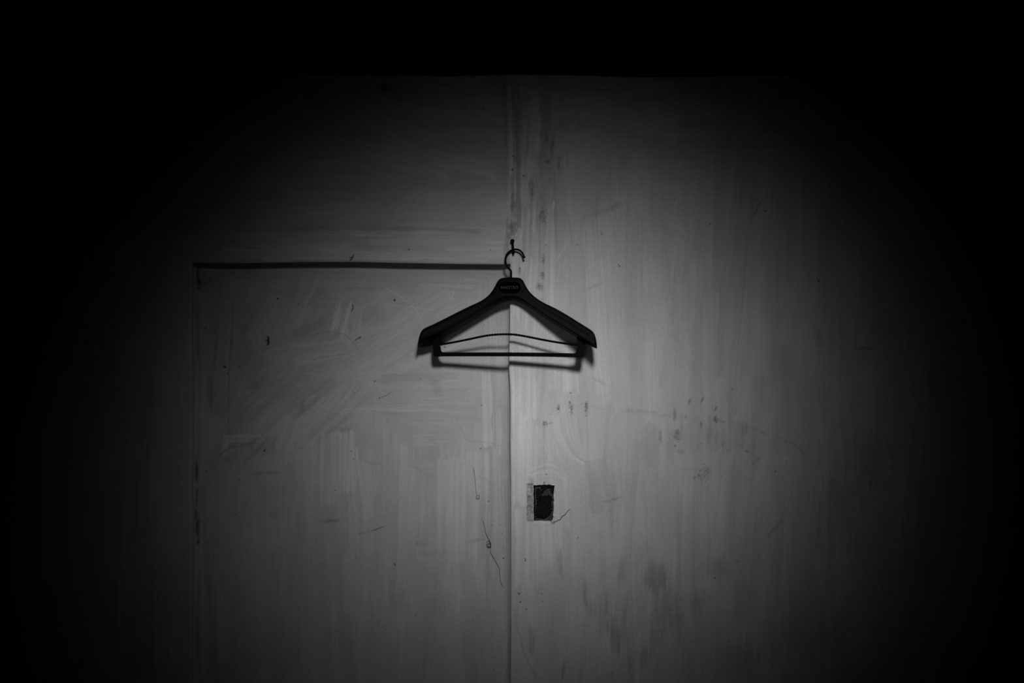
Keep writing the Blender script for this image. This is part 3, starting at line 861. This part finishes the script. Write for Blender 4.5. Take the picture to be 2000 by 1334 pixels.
TOP = [(815.6, 676.3), (816, 671.6), (818.2, 659.3), (821.6, 649.3), (826.1, 643.4), (832, 639.6), (847.4, 632.8), (869.9, 621.6), (892.4, 610.2), (914.9, 599.2), (937.4, 588.6), (950.9, 579.6), (959.9, 569.8), (966.6, 559.4), (970.5, 551.5), (974.5, 546.3), (980.5, 543),
       (989, 542), (998, 541.8), (1008, 542), (1016, 543.2), (1021, 547.5), (1024.3, 553), (1027.5, 559.4), (1034, 569.3), (1045.3, 580.3), (1061, 590.6), (1083.5, 601.6), (1106, 614.2), (1128.5, 628.2), (1148.7, 640.8), (1155.5, 645.6), (1160.2, 651), (1163.6, 660), (1165.6, 671.6), (1166.2, 680.2)]
FACE = [(815.9, 676.8), (819, 671), (825, 666), (834, 660.2), (847.4, 653.4), (869.9, 645.0), (892.4, 635.0), (914.9, 622.6), (937.4, 608.8), (959.9, 594.6), (975.6, 586), (986, 582.4), (996.8, 581.2), (1008.8, 583), (1022, 588.4), (1049.8, 606.2), (1072.3, 621.2), (1094.8, 635.2), (1117.2, 648.8), (1139.7, 662.6), (1160, 675.4), (1166.1, 680.4)]
BACK = [(816.5, 677.3), (819, 678.1), (828.3, 678.4), (836, 676.3), (845.2, 672.8), (860.9, 662.0), (881.2, 649.3), (914.9, 628.9), (937.4, 615.2), (959.9, 601.3), (975.6, 592.3), (986.8, 588.4), (998, 587), (1009.3, 588.6), (1022.8, 594.2), (1038.5, 603.8), (1061, 618.9), (1083.5, 633.2), (1106, 646.7), (1127.3, 660), (1142.4, 669.5), (1160, 679), (1166, 680.8)]
NS = 150
ct = smooth_curve(TOP, NS)
ns = np.linspace(0, 1, NS)


def matching(curve, pow_=1.0):
    """Points of a lower outline that pair with the stations of the top outline."""
    c = smooth_curve(curve, 600)
    f = (ct[:, 0] - ct[0, 0]) / (ct[-1, 0] - ct[0, 0])
    # blend station spacing: along the top outline's own length near the tips, by x elsewhere
    x = c[0, 0] + (c[-1, 0] - c[0, 0]) * f
    return np.stack([x, np.interp(x, c[:, 0], c[:, 1])], 1)


cf, cb = matching(FACE), matching(BACK)
V, Fc = [], []
RING = 13
for i in range(NS):
    tx, ty = ct[i]; fx_, fy_ = cf[i]; bx_, by_ = cb[i]
    s = abs(tx - 995) / 172.0
    f = 0.0085 + 0.0055 * s ** 1.5            # front bulge
    b = 0.0080 + 0.0100 * s ** 1.5            # back
    bow = 0.012 * s ** 2                      # the shoulders bow forwards
    endf = min(1.0, min(i, NS - 1 - i) / 9.0)
    endf = math.sqrt(max(endf, 0.0)) * 0.85 + 0.15
    f *= endf; b *= endf
    Hh = fy_ - ty
    lerp = lambda q: (tx + (fx_ - tx) * q, ty + Hh * q)
    ring = [(lerp(0.03), -b), (lerp(0.0), -b * 0.55), (lerp(0.0), f * 0.25), (lerp(0.05), f * 0.72), (lerp(0.16), f * 0.96), (lerp(0.45), f * 1.06), (lerp(0.80), f * 1.0), (lerp(0.87), f * 1.16), (lerp(0.94), f * 1.12), (lerp(1.0), f * 0.7),
            ((bx_ + (fx_ - bx_) * 0.12, by_ + (fy_ - by_) * 0.12), -b * 0.5), ((bx_, by_), -b * 0.9), ((bx_ + (tx - bx_) * 0.05, by_ + (ty - by_) * 0.05), -b)]
    for (p, n) in ring:
        V.append(HP(p[0], p[1], n + bow))
for i in range(NS - 1):
    for k in range(RING):
        k2 = (k + 1) % RING
        Fc.append((i * RING + k, i * RING + k2, (i + 1) * RING + k2, (i + 1) * RING + k))
Fc.append(tuple(range(RING))[::-1]); Fc.append(tuple((NS - 1) * RING + k for k in range(RING)))
mesh_obj('shoulder_body', V, Fc, M_PLASTIC, hanger)

# wire hook with a rounded end
hk = [(998.3, 546), (998.3, 538), (998.2, 531), (997.0, 527.6), (993.5, 524.6), (990.2, 520.5), (988.2, 515.5), (987.4, 510), (987.6, 503.5), (989.6, 497.5), (993.4, 492.6), (998.4, 489.2), (1004, 487.4), (1010, 487.3), (1015.6, 489.4), (1020, 493.8), (1022.4, 498.6), (1023.3, 502)]
hp = smooth_curve([tuple(HP(x, y)) for x, y in hk], 90)
V, Fc = tube(hp, 0.0023, 12)
hook = mesh_obj('hook', V, Fc, M_WIRE, hanger)
V, Fc = ball(HP(1023.6, 502.2), 0.0030)
mesh_obj('hook_tip', V, Fc, M_WIRE, hook)

# oval plate with lettering
def stadium(cx, cy, hw, hh, n=14):
    P = []
    r = hh
    for k in range(n + 1):
        a = -math.pi / 2 + math.pi * k / n
        P.append((cx + hw - r + r * math.cos(a), cy + r * math.sin(a)))
    for k in range(n + 1):
        a = math.pi / 2 + math.pi * k / n
        P.append((cx - hw + r + r * math.cos(a), cy + r * math.sin(a)))
    return P


FN = 0.0102
so = stadium(995.4, 561.2, 21.6, 11.0)
V, Fc = extrude_poly([HP(x, y, FN) for x, y in so], [HP(x, y, FN - 0.004) for x, y in so])
plate = mesh_obj('label_plate', V, Fc, M_PLATE, hanger, False)
tag(plate, 'smooth black oval name plate')
cu = bpy.data.curves.new('lettering_text', 'FONT')
cu.body = 'MAESTRO'
cu.size = 1.0
cu.extrude = 0.02
cu.offset = 0.004
cu.space_character = 1.12
to = bpy.data.objects.new('lettering_text', cu)
COL.objects.link(to)
bpy.context.view_layer.update()
tm = bpy.data.meshes.new_from_object(to.evaluated_get(bpy.context.evaluated_depsgraph_get()))
tv = np.array([v.co[:] for v in tm.vertices]); tf = [tuple(p.vertices) for p in tm.polygons]
bpy.data.objects.remove(to); bpy.data.curves.remove(cu); bpy.data.meshes.remove(tm)
x0, x1 = tv[:, 0].min(), tv[:, 0].max(); y0, y1 = tv[:, 1].min(), tv[:, 1].max()
V = []
for (x, y, z) in tv:
    V.append(HP(978.4 + (x - x0) / (x1 - x0) * 33.2, 564.2 - (y - y0) / (y1 - y0) * 5.6, FN + 0.0002 + (0.0006 if z > 0 else 0.0)))
tag(mesh_obj('lettering', V, tf, M_LETTER, plate, False), 'raised silver lettering with painted-in glints')

# end brackets that carry the bars
def bracket(pts, th):
    P = smooth_poly(pts)
    return extrude_poly([HP(x, y, th) for x, y in P], [HP(x, y, -th) for x, y in P])


def smooth_poly(pts):
    out = []
    n = len(pts)
    for i in range(n):
        p0, p1, p2 = np.array(pts[i - 1], float), np.array(pts[i], float), np.array(pts[(i + 1) % n], float)
        r = min(1.2, 0.3 * np.linalg.norm(p1 - p0), 0.3 * np.linalg.norm(p2 - p1))
        a = p1 + (p0 - p1) / max(np.linalg.norm(p0 - p1), 1e-6) * r; b = p1 + (p2 - p1) / max(np.linalg.norm(p2 - p1), 1e-6) * r
        for t in (0, 0.5, 1): out.append(tuple(a * (1 - t) ** 2 + 2 * p1 * t * (1 - t) + b * t * t))
    return out


lb = [(845.2, 660), (845.2, 672), (846.0, 690), (846.8, 694.6), (849.6, 696.8), (867, 696.2), (867, 688.3), (864.0, 688.0), (861.6, 685.0), (860.6, 677.8), (858.3, 675.4), (858.4, 670), (861.2, 663.4), (861, 655), (852, 654)]
V, Fc = bracket(lb, 0.0048)
mesh_obj('bar_bracket', V, Fc, M_BAR, hanger, False)
rb = [(1126.5, 655), (1126.4, 664), (1128.6, 669.4), (1129.2, 676.4), (1127.1, 678.4), (1126.0, 686.6), (1123.6, 689.8), (1116, 690), (1116, 697.7), (1135.5, 699), (1138.8, 698.2), (1140.7, 693.6), (1142.9, 668), (1142, 660), (1134, 654)]
V, Fc = bracket(rb, 0.0048)
mesh_obj('bar_bracket', V, Fc, M_BAR, hanger, False)

# upper trouser bar: thin, bowed, ribbed along its middle
ub = smooth_curve([(857, 673.2), (872, 671), (892, 667.4), (915, 662.8), (940, 657.4), (960, 654.3), (980, 653.0), (1000, 653.2), (1013, 654.6), (1035, 658.6), (1060, 663.6), (1085, 668.1), (1105, 671), (1120, 672.6), (1131, 673.4)], 240)
rad = [0.0025 + (0.00028 * (1 if math.sin((x - 950) * 2 * math.pi / 5.2) > 0 else -1) if 946 < x < 1038 else 0) for x, _ in ub]
V, Fc = tube([HP(x, y) for x, y in ub], rad, 10)
tag(mesh_obj('trouser_bar', V, Fc, M_BAR, hanger), 'thin bowed upper bar ribbed along its middle')
# lower bar: straight, with a groove along its front
V, Fc = [], []
xs_ = np.linspace(860, 1130, 40)
prof = [(-4.0, -0.4), (-4.0, 0.55), (-3.2, 0.95), (-1.0, 1.0), (-0.5, 0.7), (0.3, 0.7), (0.8, 1.0), (3.2, 0.95), (4.0, 0.55), (4.0, -0.4), (3.0, -1.0), (-3.0, -1.0)]
for x in xs_:
    yc = float(interp([(860, 692.2), (1000, 692.2), (1060, 692.8), (1130, 694.2)], x))
    for (v, n) in prof:
        V.append(HP(x, yc + v * 0.98, n * 0.0038))
m_ = len(prof)
for i in range(len(xs_) - 1):
    for k in range(m_):
        k2 = (k + 1) % m_
        Fc.append((i * m_ + k, i * m_ + k2, (i + 1) * m_ + k2, (i + 1) * m_ + k))
Fc.append(tuple(range(m_))[::-1]); Fc.append(tuple((len(xs_) - 1) * m_ + k for k in range(m_)))
tag(mesh_obj('trouser_bar', V, Fc, M_BAR, hanger, False), 'thicker straight lower bar')

# ------------------------------------------------------------------ hairs stuck to the panel
def hair(pts, label, r=0.00038):
    P = [tuple(wall_point(x, y, -REC + 0.0012)) for x, y in pts]
    V, Fc = tube(smooth_curve(P, 30 + 8 * len(P)), r, 5)
    o = mesh_obj('stuck_hair', V, Fc, M_HAIR)
    return tag(o, label, 'hair')


tang = [(943, 1016), (947, 1030), (949, 1042)]
for k in range(17):
    a = k * 1.15
    tang.append((954.5 + k * 0.12 + (5.5 - 0.05 * k) * math.cos(a) * (0.5 + 0.5 * rng.rand()), 1062 + k * 0.35 + 8 * math.sin(a) * (0.4 + 0.6 * rng.rand())))
tang += [(958, 1078), (964, 1089), (970, 1100), (975, 1110), (976, 1122), (977.5, 1134), (979.5, 1141), (983, 1146), (987, 1145.5), (989.5, 1148)]
hair(tang, 'long dark hair with a tangled knot stuck low beside the upright edge')
hair([(925, 914), (927, 930), (929, 950), (930.5, 965), (929.5, 972), (932, 975), (936, 973), (935.5, 968), (932.5, 967), (931, 971), (933.5, 974), (936, 969), (937, 965)], 'fine dark hair ending in a small loop, above the tangled hair', 0.00030)
